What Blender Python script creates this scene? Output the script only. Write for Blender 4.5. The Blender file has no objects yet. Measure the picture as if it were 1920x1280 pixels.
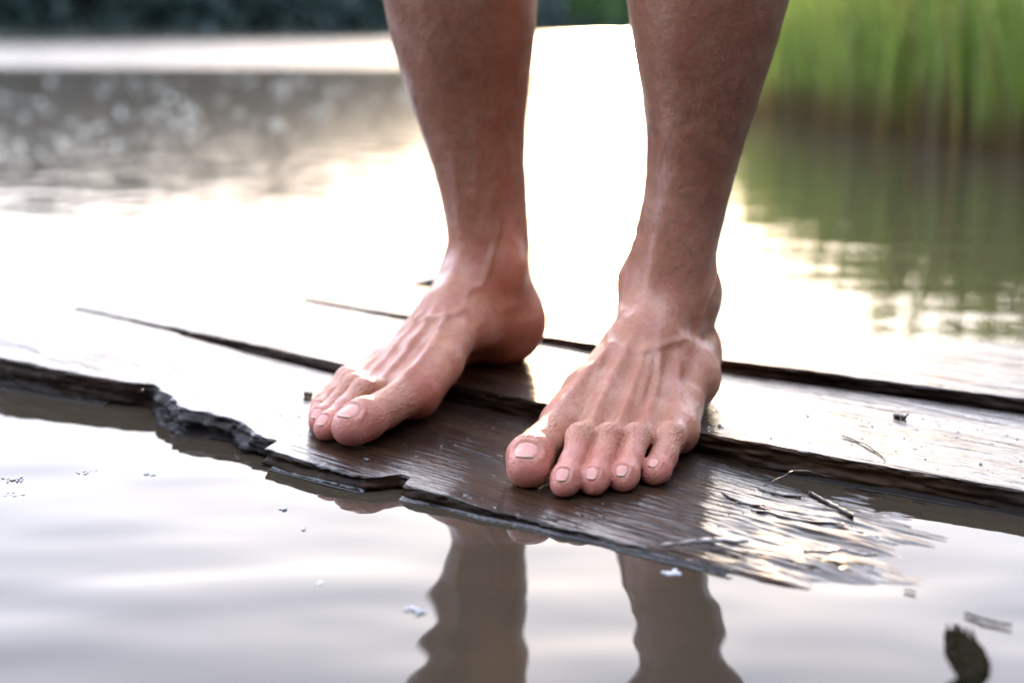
import bpy, math, random
import numpy as np
from mathutils import Vector

SC = bpy.context.scene
COL = SC.collection
rng = np.random.default_rng(7)
random.seed(7)
R = math.radians

# ------------------------------------------------------------------ camera
CAM_H = 0.25
PITCH = math.atan(578 / 2933.0)
cam = bpy.data.cameras.new('camera')
cam_o = bpy.data.objects.new('camera', cam)
COL.objects.link(cam_o)
cam.sensor_width = 36.0
cam.lens = 55.0
cam_o.location = (0, 0, CAM_H)
cam_o.rotation_euler = (R(90) - PITCH, 0, 0)
cam.clip_start = 0.02
cam.clip_end = 3000
cam.dof.use_dof = True
cam.dof.focus_distance = 0.88
cam.dof.aperture_fstop = 4.6
SC.camera = cam_o

# ------------------------------------------------------------------ light
SUN_EL, SUN_AZ = R(9.0), R(3.5)          # azimuth clockwise from +Y
world = bpy.data.worlds.new('World')
SC.world = world
world.use_nodes = True
wn = world.node_tree
wn.nodes.clear()
out = wn.nodes.new('ShaderNodeOutputWorld')
bg = wn.nodes.new('ShaderNodeBackground')
sky = wn.nodes.new('ShaderNodeTexSky')
sky.sky_type = 'NISHITA'
sky.sun_disc = False
sky.sun_elevation = SUN_EL
sky.sun_rotation = SUN_AZ
sky.air_density = 1.0
sky.dust_density = 2.0
sky.ozone_density = 1.0
bg.inputs['Strength'].default_value = 0.15
hs = wn.nodes.new('ShaderNodeHueSaturation')
hs.inputs['Saturation'].default_value = 1.0
hs.inputs['Value'].default_value = 0.5
wn.links.new(sky.outputs[0], hs.inputs['Color'])
veil = wn.nodes.new('ShaderNodeVectorMath'); veil.operation = 'ADD'     # thin even veil of high cloud
wn.links.new(hs.outputs[0], veil.inputs[0])
veil.inputs[1].default_value = (9.5, 10.5, 13.4)
wn.links.new(veil.outputs[0], bg.inputs[0])
wn.links.new(bg.outputs[0], out.inputs[0])

sun = bpy.data.lights.new('sun', 'SUN')
sun.energy = 5.0
sun.angle = R(1.5)
sun.color = (1.0, 0.66, 0.36)
sun_o = bpy.data.objects.new('sun', sun)
COL.objects.link(sun_o)
sd = Vector((math.sin(SUN_AZ) * math.cos(SUN_EL), math.cos(SUN_AZ) * math.cos(SUN_EL), math.sin(SUN_EL)))
sun_o.rotation_euler = sd.to_track_quat('Z', 'Y').to_euler()
sun_o.location = (0, 20, 20)

SC.view_settings.view_transform = 'Standard'
SC.view_settings.look = 'None'
SC.view_settings.exposure = 1.05
SC.view_settings.gamma = 1.0
SC.view_settings.use_curve_mapping = False
SC.cycles.max_bounces = 8
SC.cycles.caustics_reflective = False
SC.cycles.caustics_refractive = False

# ------------------------------------------------------------------ helpers
def tag(o, label=None, cat=None, group=None, kind=None):
    if label: o['label'] = label
    if cat: o['category'] = cat
    if group: o['group'] = group
    if kind: o['kind'] = kind
    return o

def empty(name, loc=(0, 0, 0), rz=0):
    o = bpy.data.objects.new(name, None)
    COL.objects.link(o)
    o.location = loc
    o.rotation_euler = (0, 0, rz)
    o.empty_display_size = 0.05
    return o

def mesh_obj(name, V, F, mat=None, parent=None, smooth=True):
    """V (n,3) array, F list of tuples or (m,k) array."""
    me = bpy.data.meshes.new(name)
    V = np.asarray(V, dtype=np.float32)
    if isinstance(F, np.ndarray):
        k = F.shape[1]
        me.vertices.add(len(V))
        me.vertices.foreach_set('co', V.ravel())
        me.loops.add(F.size)
        me.loops.foreach_set('vertex_index', F.ravel().astype(np.int32))
        me.polygons.add(len(F))
        me.polygons.foreach_set('loop_start', np.arange(0, F.size, k, dtype=np.int32))
        me.polygons.foreach_set('loop_total', np.full(len(F), k, dtype=np.int32))
        me.update(calc_edges=True)
        me.validate()
    else:
        me.from_pydata([tuple(map(float, v)) for v in V], [], F)
    me.polygons.foreach_set('use_smooth', np.full(len(me.polygons), smooth))
    me.update()
    o = bpy.data.objects.new(name, me)
    COL.objects.link(o)
    if mat: me.materials.append(mat)
    if parent: o.parent = parent
    return o

def grid_faces(nu, nv, wrap_v=False):
    i = np.arange(nu - 1)[:, None]
    j = np.arange(nv if wrap_v else nv - 1)[None, :]
    jn = (j + 1) % nv
    return np.stack([i * nv + j, (i + 1) * nv + j, (i + 1) * nv + jn, i * nv + jn], -1).reshape(-1, 4)

_tab = np.random.default_rng(11).random(65536).astype(np.float64)
def _h(ix, iy, iz, s):
    return _tab[(ix * 73856093 ^ iy * 19349663 ^ iz * 83492791 ^ s * 2654435) & 65535]
def vnoise(x, y, z=0.0, s=0):
    x, y, z = np.broadcast_arrays(np.asarray(x, float), np.asarray(y, float), np.asarray(z, float))
    ix, iy, iz = np.floor(x).astype(np.int64), np.floor(y).astype(np.int64), np.floor(z).astype(np.int64)
    fx, fy, fz = x - ix, y - iy, z - iz
    fx, fy, fz = [f * f * f * (f * (f * 6 - 15) + 10) for f in (fx, fy, fz)]
    r = 0
    for a in (0, 1):
        wx = fx if a else 1 - fx
        for b in (0, 1):
            wy = fy if b else 1 - fy
            for c in (0, 1):
                wz = fz if c else 1 - fz
                r = r + _h(ix + a, iy + b, iz + c, s) * wx * wy * wz
    return r * 2 - 1
def fbm(x, y, z=0.0, s=0, o=4, g=0.5):
    r, a, f = 0, 1.0, 1.0
    for k in range(o):
        r = r + a * vnoise(np.asarray(x) * f, np.asarray(y) * f, np.asarray(z) * f, s + 17 * k)
        a *= g; f *= 2.03
    return r
def sstep(a, b, x):
    t = np.clip((np.asarray(x, float) - a) / (b - a), 0, 1)
    return t * t * (3 - 2 * t)
def pchip(xs, ys, x):
    """smooth monotone-ish interpolation through points (catmull-rom)"""
    xs, ys = np.array(xs, float), np.array(ys, float)
    m = np.gradient(ys, xs)
    x = np.clip(x, xs[0], xs[-1])
    i = np.clip(np.searchsorted(xs, x) - 1, 0, len(xs) - 2)
    h = xs[i + 1] - xs[i]
    t = (x - xs[i]) / h
    return ((2 * t**3 - 3 * t**2 + 1) * ys[i] + (t**3 - 2 * t**2 + t) * h * m[i]
            + (-2 * t**3 + 3 * t**2) * ys[i + 1] + (t**3 - t**2) * h * m[i + 1])

# ------------------------------------------------------------------ materials
class NT:
    def __init__(s, name):
        s.m = bpy.data.materials.new(name)
        s.m.use_nodes = True
        s.t = s.m.node_tree
        s.t.nodes.clear()
        s.out = s.n('ShaderNodeOutputMaterial')
    def n(s, typ, **kw):
        nd = s.t.nodes.new(typ)
        for k, v in kw.items():
            if k.startswith('_'): setattr(nd, k[1:], v)
            else: s.set(nd, k, v)
        return nd
    def set(s, nd, k, v):
        key = {'Base': 'Base Color'}.get(k, k.replace('__', ' '))
        inp = nd.inputs[key]
        if isinstance(v, bpy.types.NodeSocket): s.t.links.new(v, inp)
        else: inp.default_value = v
    def link(s, a, b): s.t.links.new(a, b)
    def math(s, op, a, b=0.0, c=None):
        nd = s.n('ShaderNodeMath', _operation=op)
        for i, v in enumerate((a, b) if c is None else (a, b, c)):
            if isinstance(v, bpy.types.NodeSocket): s.link(v, nd.inputs[i])
            else: nd.inputs[i].default_value = v
        return nd.outputs[0]
    def mix(s, f, a, b):
        nd = s.n('ShaderNodeMix', _data_type='RGBA')
        for i, v in ((0, f), (6, a), (7, b)):
            if isinstance(v, bpy.types.NodeSocket): s.link(v, nd.inputs[i])
            else: nd.inputs[i].default_value = v if i == 0 or len(v) == 4 else (*v, 1)
        return nd.outputs[2]
    def noise(s, vec, scale, detail=3, rough=0.5, scl=None):
        if scl is not None:
            mp = s.n('ShaderNodeMapping'); s.link(vec, mp.inputs[0]); mp.inputs['Scale'].default_value = scl
            vec = mp.outputs[0]
        nd = s.n('ShaderNodeTexNoise'); s.link(vec, nd.inputs['Vector'])
        nd.inputs['Scale'].default_value = scale; nd.inputs['Detail'].default_value = detail
        nd.inputs['Roughness'].default_value = rough
        return nd.outputs[0]
    def ramp(s, f, a, b):
        nd = s.n('ShaderNodeMapRange', _interpolation_type='SMOOTHSTEP')
        s.link(f, nd.inputs[0]); nd.inputs[1].default_value = a; nd.inputs[2].default_value = b
        return nd.outputs[0]
    def bump(s, h, dist, strength=1.0, normal=None):
        nd = s.n('ShaderNodeBump'); s.link(h, nd.inputs['Height'])
        nd.inputs['Distance'].default_value = dist; nd.inputs['Strength'].default_value = strength
        if normal is not None: s.link(normal, nd.inputs['Normal'])
        return nd.outputs[0]
    def attr(s, name):
        return s.n('ShaderNodeAttribute', _attribute_name=name)
    def sep(s, v):
        nd = s.n('ShaderNodeSeparateXYZ'); s.link(v, nd.inputs[0]); return nd.outputs
    def done(s, sock):
        s.link(sock, s.out.inputs[0]); return s.m

def m_water():
    t = NT('murky_water')
    pos = t.n('ShaderNodeNewGeometry').outputs['Position']
    x, y, z = t.sep(pos)
    p = t.n('ShaderNodeBsdfPrincipled')
    # suspended silt gives the body of the water its brown colour
    silt = t.noise(pos, 2.5, 3)
    t.set(p, 'Base', t.mix(silt, (0.036, 0.027, 0.018), (0.048, 0.037, 0.025)))
    p.inputs['IOR'].default_value = 1.333
    # beyond about 12 m the breeze ruffles the surface
    far = t.ramp(y, 11.3, 12.3)
    t.set(p, 'Roughness', t.math('MULTIPLY_ADD', far, 0.15, t.math('MULTIPLY_ADD', t.ramp(y, 1.8, 4.0), 0.07, 0.012)))
    small = t.noise(pos, 9.0, 2, 0.45)
    ripple = t.noise(pos, 26.0, 3, 0.55)
    mid = t.math('MULTIPLY', t.ramp(y, 1.3, 3.4), 0.55)
    h = t.math('MULTIPLY', t.math('MULTIPLY_ADD', small, 1.0, t.math('MULTIPLY', ripple, 0.45)), mid)
    # scattered wavelets that catch the sky
    vo = t.n('ShaderNodeTexVoronoi'); t.link(pos, vo.inputs['Vector']); vo.inputs['Scale'].default_value = 4.5
    spot = t.math('SUBTRACT', 1.0, t.ramp(vo.outputs['Distance'], 0.0, 0.20))
    h2 = t.math('MULTIPLY', t.math('MULTIPLY', spot, mid), 1.0)
    b1 = t.bump(t.math('MULTIPLY', h, t.math('MULTIPLY_ADD', t.ramp(x, 0.5, 1.0), 1.2, 1.0)), 0.004)
    b2 = b1
    t.set(p, 'Normal', b2)
    return t.done(p.outputs[0])

def m_skin():
    t = NT('wet_skin')
    loc = t.attr('loc').outputs['Vector']
    zn = t.attr('zones')
    zr, zg, zb = t.sep(zn.outputs['Vector'])       # redness, wrinkles, vein / shade of tan
    p = t.n('ShaderNodeBsdfPrincipled')
    n1 = t.noise(loc, 22, 4, 0.6)
    n2 = t.noise(loc, 90, 3, 0.6)
    n3 = t.noise(loc, 420, 3, 0.6)
    c = t.mix(t.ramp(n1, 0.3, 0.7), (0.335, 0.128, 0.070), (0.485, 0.240, 0.152))
    c = t.mix(t.math('MULTIPLY', t.ramp(n2, 0.45, 0.68), 0.7), c, (0.40, 0.125, 0.09))
    c = t.mix(t.math('MULTIPLY', t.ramp(n3, 0.5, 0.75), 0.40), c, (0.25, 0.10, 0.06))
    c = t.mix(zr, c, (0.50, 0.175, 0.135))
    c = t.mix(zb, c, (0.205, 0.083, 0.042))
    t.set(p, 'Base', c)
    p.inputs['Subsurface Weight'].default_value = 0.35
    p.inputs['Subsurface Radius'].default_value = (1.0, 0.32, 0.18)
    p.inputs['Subsurface Scale'].default_value = 0.006
    wet = t.ramp(t.noise(loc, 45, 3, 0.6), 0.42, 0.62)
    t.set(p, 'Roughness', t.math('MULTIPLY_ADD', wet, -0.12, 0.47))
    p.inputs['IOR'].default_value = 1.42
    t.set(p, 'Coat__Weight', t.math('MULTIPLY_ADD', wet, 0.5, 0.08))
    p.inputs['Coat Roughness'].default_value = 0.10
    p.inputs['Coat IOR'].default_value = 1.35
    # pores and the fine criss-cross of skin, deeper across the knuckles
    v = t.n('ShaderNodeTexVoronoi', _feature='DISTANCE_TO_EDGE'); t.link(loc, v.inputs['Vector']); v.inputs['Scale'].default_value = 850
    w1 = t.noise(loc, 260, 2, 0.5, (1.0, 0.42, 0.8))
    w2 = t.noise(loc, 330, 2, 0.5, (0.45, 1.0, 0.8))
    f1 = t.math('MINIMUM', t.math('ABSOLUTE', t.math('SUBTRACT', w1, 0.5)), 0.07)
    f2 = t.math('MINIMUM', t.math('ABSOLUTE', t.math('SUBTRACT', w2, 0.5)), 0.06)
    wrk = t.math('ADD', f1, t.math('MULTIPLY', f2, 0.8))
    h = t.math('ADD', t.math('MULTIPLY', t.math('MINIMUM', v.outputs['Distance'], 0.3), 0.5), t.math('MULTIPLY', n3, 0.5))
    b1 = t.bump(h, 0.0005, 0.8)
    b2 = t.bump(t.math('MULTIPLY', wrk, zg), 0.0042, 1.0, b1)
    b3 = t.bump(t.noise(loc, 150, 4, 0.6), 0.0009, 0.9, b2)
    t.set(p, 'Normal', b3)
    t.set(p, 'Coat__Normal', b3)
    return t.done(p.outputs[0])

def m_nail():
    t = NT('toenail_keratin')
    uv = t.attr('nuv').outputs['Vector']
    u, v, w = t.sep(uv)                           # v: 0 at cuticle, 1 at free edge
    p = t.n('ShaderNodeBsdfPrincipled')
    c = t.mix(t.ramp(v, 0.05, 0.25), (0.60, 0.36, 0.30), (0.60, 0.27, 0.215))
    c = t.mix(t.ramp(v, 0.90, 0.94), c, (0.50, 0.34, 0.25))
    t.set(p, 'Base', c)
    p.inputs['IOR'].default_value = 1.38
    p.inputs['Roughness'].default_value = 0.30
    p.inputs['Coat Weight'].default_value = 0.25
    p.inputs['Coat Roughness'].default_value = 0.08
    p.inputs['Subsurface Weight'].default_value = 0.3
    p.inputs['Subsurface Radius'].default_value = (1, .5, .4)
    p.inputs['Subsurface Scale'].default_value = 0.002
    t.set(p, 'Normal', t.bump(t.noise(uv, 9, 2, 0.5, (1, 0.08, 1)), 0.0003, 0.6))
    return t.done(p.outputs[0])

def m_wood(name, tone=1.0, film=0.5, drymax=0.75):
    t = NT(name)
    loc = t.attr('loc').outputs['Vector']
    x, y, z = t.sep(loc)
    p = t.n('ShaderNodeBsdfPrincipled')
    g1 = t.noise(loc, 60, 5, 0.65, (0.07, 1.0, 1.0))
    g2 = t.noise(loc, 420, 3, 0.6, (0.05, 1.0, 1.0))
    st = t.noise(loc, 14, 4, 0.6, (0.6, 1, 1))
    c = t.mix(t.ramp(g1, 0.3, 0.7), tuple(a * tone for a in (0.008, 0.0045, 0.003)), tuple(a * tone for a in (0.042, 0.021, 0.010)))
    c = t.mix(t.math('MULTIPLY', t.ramp(g2, 0.5, 0.7), 0.6), c, (0.008, 0.005, 0.004))
    c = t.mix(t.math('MULTIPLY', t.ramp(st, 0.48, 0.72), 0.7), c, (0.034, 0.028, 0.023))
    ck = t.noise(loc, 46, 3, 0.45, (0.045, 1.0, 1.0))
    crk = t.math('MULTIPLY', t.math('SUBTRACT', 1.0, t.ramp(t.math('ABSOLUTE', t.math('SUBTRACT', ck, 0.5)), 0.0, 0.012)), t.ramp(t.noise(loc, 16, 2, 0.5, (0.6, 1, 1)), 0.45, 0.6))
    c = t.mix(crk, c, (0.003, 0.002, 0.0015))
    c = t.mix(t.attr('rot').outputs['Fac'], c, (0.020, 0.017, 0.016))
    t.set(p, 'Base', c)
    wet = t.ramp(t.noise(loc, 9, 4, 0.6, (0.5, 1, 1)), 0.35, 0.62)
    t.set(p, 'Roughness', t.math('MULTIPLY_ADD', wet, -0.12, 0.50))
    p.inputs['IOR'].default_value = 1.40
    face = t.attr('face').outputs['Fac']
    dry = t.math('MULTIPLY', t.ramp(t.noise(loc, 110, 5, 0.7, (0.06, 1.0, 1.0)), 0.42, 0.66), t.ramp(t.noise(loc, 12, 3, 0.6, (0.5, 1, 1)), 0.35, 0.6))
    t.set(p, 'Coat__Weight', t.math('MAXIMUM', t.math('SUBTRACT', t.math('MULTIPLY_ADD', face, -0.85, 1.0), t.math('MULTIPLY', dry, drymax)), 0.05))
    t.set(p, 'Specular__IOR__Level', t.math('MULTIPLY_ADD', face, -0.08, 0.13))
    p.inputs['Coat IOR'].default_value = 1.34
    t.set(p, 'Coat__Roughness', t.math('MULTIPLY_ADD', wet, -0.07, 0.11))
    fine = t.bump(g2, 0.0006, 0.5)
    crs = t.bump(t.math('SUBTRACT', g1, t.math('MULTIPLY', crk, 0.6)), 0.0012, 0.7, fine)
    t.set(p, 'Normal', crs)
    t.set(p, 'Coat__Normal', t.bump(t.math('SUBTRACT', t.math('ADD', g1, t.math('MULTIPLY', g2, 0.6)), t.math('MULTIPLY', crk, 0.8)), 0.0016, film))
    return t.done(p.outputs[0])

def m_simple(name, a, b, scale, rough=0.6, coat=0.0, transl=0.0, vec=None):
    t = NT(name)
    pos = t.n('ShaderNodeTexCoord').outputs['Object']
    p = t.n('ShaderNodeBsdfPrincipled')
    c = t.mix(t.ramp(t.noise(pos, scale, 3), 0.3, 0.7), a, b)
    t.set(p, 'Base', c)
    p.inputs['Roughness'].default_value = rough
    p.inputs['Coat Weight'].default_value = coat
    p.inputs['Coat Roughness'].default_value = 0.08
    if transl:
        tr = t.n('ShaderNodeBsdfTranslucent'); t.link(c, tr.inputs[0])
        mx = t.n('ShaderNodeMixShader'); mx.inputs[0].default_value = transl
        t.link(p.outputs[0], mx.inputs[1]); t.link(tr.outputs[0], mx.inputs[2])
        return t.done(mx.outputs[0])
    return t.done(p.outputs[0])

def m_clear(name):
    t = NT(name)
    g = t.n('ShaderNodeBsdfGlossy'); g.inputs['Roughness'].default_value = 0.03
    tr = t.n('ShaderNodeBsdfTransparent')
    f = t.n('ShaderNodeFresnel'); f.inputs['IOR'].default_value = 1.4
    mx = t.n('ShaderNodeMixShader')
    t.link(f.outputs[0], mx.inputs[0]); t.link(tr.outputs[0], mx.inputs[1]); t.link(g.outputs[0], mx.inputs[2])
    return t.done(mx.outputs[0])

M_WATER = m_water()
M_SKIN = m_skin()
M_NAIL = m_nail()
M_WOOD = m_wood('wet_plank_wood', 1.0, 0.55, 0.55)
M_WOOD2 = m_wood('wet_plank_wood_smooth', 1.0, 0.5)
M_BARK = m_simple('wet_bark', (0.016, 0.011, 0.008), (0.05, 0.033, 0.022), 300, 0.35, 0.8)
M_CLEAR = m_clear('clear_water_drop')

# ------------------------------------------------------------------ deck frame
TH = R(-41.0)
CU, SU = math.cos(TH), math.sin(TH)
OX, OY = 0.0, 0.90
def uv2w(u, v):
    return OX + u * CU - v * SU, OY + u * SU + v * CU
def w2uv(x, y):
    X, Y = x - OX, y - OY
    return X * CU + Y * SU, -X * SU + Y * CU

def zA(u, v):
    z = pchip([-.62, -.41, -.2, -.1, 0, .1, .17, .22, .26, .36, .8],
              [.025, .021, .0140, .0098, .0072, .0045, .0024, .0012, -.0006, -.008, -.045], u)
    z = z - 0.0022 * sstep(-.035, -.075, v) * sstep(.13, .21, u) + 0.0012 * sstep(.12, .2, u) * fbm(u * 26, v * 60, 0, 6, 3)
    z = z - 0.0035 * sstep(.02, .08, v) * sstep(.06, .16, u) + 0.0012 * vnoise(u * 9, v * 14, 0, 3)
    return z
def zB(u, v):
    return pchip([-.7, -.5, -.2, 0, .1, .2, .3, .9], [.024, .0225, .020, .0175, .0155, .0135, .0125, .010], u) + 0.0008 * vnoise(u * 6, v * 12, 0, 5)
def zC(u, v):
    return pchip([-.7, -.3, 0, .2, .9], [.022, .0235, .0235, .022, .018], u) - 0.012 * sstep(.28, .42, v) * sstep(.1, -.2, u) + 0.0008 * vnoise(u * 6, v * 12, 0, 8)

#@WATER
# ------------------------------------------------------------------ water
def make_water():
    def axis(fine0, fine1, step, lo, hi, g=1.16):
        a = list(np.arange(fine0, fine1 + 1e-6, step))
        s = step; x = fine1
        while x < hi: s *= g; x += s; a.append(x)
        s = step; x = fine0; b = []
        while x > lo: s *= g; x -= s; b.append(x)
        return np.array(b[::-1] + a)
    xs = axis(-0.62, 0.62, 0.006, -900, 900)
    ys = axis(0.36, 2.0, 0.006, -700, 1300)
    X, Y = np.meshgrid(xs, ys, indexing='ij')
    fade = sstep(6.0, 1.6, np.abs(Y - 0.6)) * sstep(3, 1, np.abs(X))
    near = sstep(0.98, 0.45, Y)
    Z = 0.00042 * fbm(X * 7 + 3, Y * 13 + 1.2 * X, 0, 21, 2, .35) + 0.00105 * near * fbm(X * 3.1, Y * 6 + X * 1.3, 0, 33, 2, .3)
    Z = Z + 0.00062 * vnoise(X * 11 + Y * 7, Y * 24 - X * 5, 0, 41) * sstep(1.1, 0.7, Y) + 0.00013 * vnoise(X * 24 + Y * 9, Y * 46, 0, 43) * sstep(0.9, 0.6, Y)
    Z = Z * fade
    V = np.stack([X, Y, Z], -1).reshape(-1, 3)
    o = mesh_obj('water', V, grid_faces(len(xs), len(ys)), M_WATER)
    tag(o, 'murky brown lake water mirroring a pale evening sky', kind='structure')
make_water()
bed = mesh_obj('lake_bed', [(-1000, -800, -1.6), (1000, -800, -1.6), (1000, 1400, -1.6), (-1000, 1400, -1.6)], [(0, 1, 2, 3)],
               m_simple('silt', (0.05, 0.04, 0.03), (0.08, 0.06, 0.045), 1.0, 0.9))
tag(bed, 'silty lake bed under the murky water', kind='structure')

# ------------------------------------------------------------------ planks
def plank(name, u0, u1, vf, vb, ztop, thick, mat, amp, du=0.0016, nv=125, lab=None, parent=None, seed=0, end_slope=0.24, rot_fn=None, knots=()):
    us = np.arange(u0, u1, du)
    nu = len(us)
    ntop, nedge, nface = nv, 7, 26
    rr = 0.0020
    s_top = np.linspace(1, 0, ntop)
    rows = []
    U0 = us[:, None]
    VF = vf(us)[:, None]; VB = vb(us)[:, None]
    # top, from the back edge to the front edge
    V_ = (VF + rr) + (VB - rr - VF - rr) * s_top[None, :]
    U_ = np.repeat(U0, ntop, 1) + (V_ - VF) * end_slope * 0
    warp = 0.8 * fbm(U_ * 3.0, V_ * 9, 0, seed + 1, 3) + 0.35 * fbm(U_ * 14, V_ * 30, 0, seed + 4, 2)
    ring = V_ * 150 + warp * 2.2
    for (ku, kv, kr, ks) in knots:
        d2 = ((U_ - ku) / (kr * 3.2)) ** 2 + ((V_ - kv) / kr) ** 2
        ring = ring + ks * np.exp(-d2) * np.sign(V_ - kv + 1e-9) * 0 + ks * np.exp(-d2)
    saw = ring - np.floor(ring)
    ridge = np.where(saw < 0.72, saw / 0.72, (1 - saw) / 0.28) - 0.5
    ridge = ridge * (0.6 + 0.6 * vnoise(U_ * 25, V_ * 160, 0, seed + 7))
    fibre = fbm(U_ * 38, V_ * 520, 0, seed + 9, 2)
    low = fbm(U_ * 9, V_ * 28, 0, seed + 12, 3)
    A = amp(U_, V_)
    Z_ = ztop(U_, V_) + A * (ridge + 0.35 * fibre + 0.55 * low)
    # longitudinal cracks
    cr = fbm(U_ * 5, V_ * 70, 0, seed + 20, 2)
    crack = np.exp(-(cr / 0.018) ** 2) * sstep(0.25, 0.55, vnoise(U_ * 12, V_ * 40, 0, seed + 23))
    Z_ = Z_ - crack * A * 2.6
    ze = Z_[:, -1:]
    # rounded, chewed front edge
    ang = np.linspace(0, math.pi / 2, nedge + 1)[None, 1:]
    rough_e = 0.0016 * fbm(U0 * 130, ang * 1.6, 0, seed + 30, 3)
    Ve = VF + rr - np.sin(ang) * (rr + rough_e)
    Ze = ze - (1 - np.cos(ang)) * (rr * 0.9)
    Ue = np.repeat(U0, nedge, 1)
    # front face
    f = np.linspace(0, 1, nface + 1)[None, 1:]
    Zf = Ze[:, -1:] - f * thick
    rotm = rot_fn(us)[:, None] if rot_fn else 0 * U0
    lay = fbm(U0 * 16, f * 11 + U0 * 2, 0, seed + 40, 4)
    fine = fbm(U0 * 42, f * 34 + 1.5 * lay, 0, seed + 43, 3)
    out_ = 0.0016 * lay + 0.0014 * fine + rotm * (0.011 * f ** 0.8 * (1 + 0.5 * lay) + 0.0035 * fine)
    out_ = out_ * sstep(0, 0.06, f)
    Vff = VF - out_ - 0.001 * f
    Uf = np.repeat(U0, nface, 1)
    # bottom and back
    Vb2 = np.concatenate([VF + 0.01, VB - 0.002, VB + 0 * U0, VB + 0 * U0], 1)
    Zb2 = np.concatenate([Zf[:, -1:], Z_[:, :1] - thick, Z_[:, :1] - thick + 0.002, Z_[:, :1] - rr * 0.6], 1)
    Ub2 = np.repeat(U0, 4, 1)
    UU = np.concatenate([U_, Ue, Uf, Ub2], 1)
    VV = np.concatenate([V_, Ve, Vff, Vb2], 1)
    ZZ = np.concatenate([Z_, Ze, Zf, Zb2], 1)
    # plank ends cut askew
    VVm = VV - VB.mean()
    UU = UU + 0.0 * VVm
    t_end = sstep(u0 + 0.03, u0, us)[:, None]
    UU = UU + t_end * (-end_slope * (VV - VF) + 0.002 * vnoise(VV * 200, ZZ * 300, 0, seed + 50))
    m = UU.shape[1]
    x, y = uv2w(UU, VV)
    P = np.stack([x, y, ZZ], -1).reshape(-1, 3)
    F = grid_faces(nu, m, wrap_v=True)
    F = np.concatenate([F], 0)
    o = mesh_obj(name, P, F, mat, parent)
    # end caps
    me = o.data
    import bmesh
    bm = bmesh.new(); bm.from_mesh(me)
    bm.verts.ensure_lookup_table()
    for i0, flip in ((0, False), ((nu - 1) * m, True)):
        loop = [bm.verts[i0 + k] for k in range(m)]
        if flip: loop = loop[::-1]
        try: bm.faces.new(loop)
        except ValueError: pass
    bmesh.ops.recalc_face_normals(bm, faces=bm.faces)
    bm.to_mesh(me); bm.free()
    me.polygons.foreach_set('use_smooth', np.full(len(me.polygons), True))
    L = np.stack([UU, VV, ZZ], -1).reshape(-1, 3).astype(np.float32)
    a = me.attributes.new('loc', 'FLOAT_VECTOR', 'POINT'); a.data.foreach_set('vector', L.ravel())
    rt = np.broadcast_to(np.clip(rotm * 1.0, 0, 1), UU.shape) * np.concatenate([np.zeros_like(U_), np.ones_like(Ue), np.ones_like(Uf), np.ones_like(Ub2)], 1)
    a = me.attributes.new('rot', 'FLOAT', 'POINT'); a.data.foreach_set('value', rt.ravel().astype(np.float32))
    fc = np.concatenate([np.zeros_like(U_), np.broadcast_to(np.linspace(.15, 1, nedge)[None], Ue.shape), np.ones_like(Uf), np.ones_like(Ub2)], 1)
    a = me.attributes.new('face', 'FLOAT', 'POINT'); a.data.foreach_set('value', fc.ravel().astype(np.float32))
    if lab: o['label'] = lab
    return o

def vfA(u):
    v = np.interp(u, [-.56, -.41, -.333, -.29, -.27, -.255, -.235, -.21, -.19, -.16, -.145, -.125, -.112, -.105, -.09, -.02, -.016, -.011, -.003, .002, .006, .09, .17, .25, .8],
                  [-.096, -.090, -.078, -.068, -.060, -.066, -.072, -.084, -.080, -.079, -.082, -.086, -.086, -.101, -.103, -.099, -.096, -.084, -.084, -.094, -.096, -.090, -.084, -.078, -.07])
    br = sstep(-.30, -.25, u) * sstep(-.10, -.13, u)
    return v + 0.0009 * fbm(u * 45, 0 * u, 0, 61, 3) + br * 0.0026 * fbm(u * 55, 0 * u, 2.0, 63, 3)
def vbA(u): return vfB(u) - 0.0015 - 0.006 * sstep(.05, -.2, u) + 0.001 * fbm(u * 30, 0 * u, 0, 66, 2)
def vfB(u):
    return np.interp(u, [-.60, -.51, -.22, -.10, -.04, .083, .166, .21, .268, .8], [.060, .062, .060, .067, .069, .078, .086, .092, .096, .13]) + 0.0008 * fbm(u * 40, 0 * u, 0, 71, 3)
def vbB(u): return np.interp(u, [-.6, -.3, -.1, 0, .2, .8], [.213, .212, .215, .225, .260, .34])
def vfC(u):
    return np.interp(u, [-.6, -.35, -.157, -.109, -.004, .2, .8], [.2165, .216, .2185, .2215, .2325, .267, .35]) + 0.0006 * fbm(u * 40, 0 * u, 0, 81, 3)
def vbC(u): return np.interp(u, [-.6, -.04, .12, .8], [.36, .375, .43, .60])

jetty = empty('jetty', (*uv2w(0.05, 0.1), 0))
tag(jetty, 'weathered wet wooden plank jetty sinking into the lake on its right', 'jetty')
def ampA(u, v):
    return 0.00016 + 0.00042 * sstep(.08, .14, u + 0.25 * (v + .09)) * sstep(.30, .2, u) + 0.0001 * sstep(.07, .14, u) + 0.00022 * sstep(-.07, -.095, v)
def ampB(u, v): return 0.00022 + 0.00016 * sstep(.0, .15, u)
jet_parts = [
    plank('plank', -.505, .78, vfA, vbA, zA, 0.032, M_WOOD, ampA, lab='front plank with a rotten chewed edge dipping under water', seed=100,
          rot_fn=lambda u: sstep(-.29, -.23, u) * sstep(-.095, -.12, u)),
    plank('plank', -.545, .78, vfB, vbB, zB, 0.032, M_WOOD2, ampB, lab='middle plank under both heels', seed=200, knots=((.20, .15, .022, 5.0),), du=0.0020),
    plank('plank', -.43, .78, vfC, vbC, zC, 0.030, M_WOOD2, ampB, lab='rear plank nearest the open water', seed=300, du=0.0025),
]
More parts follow.
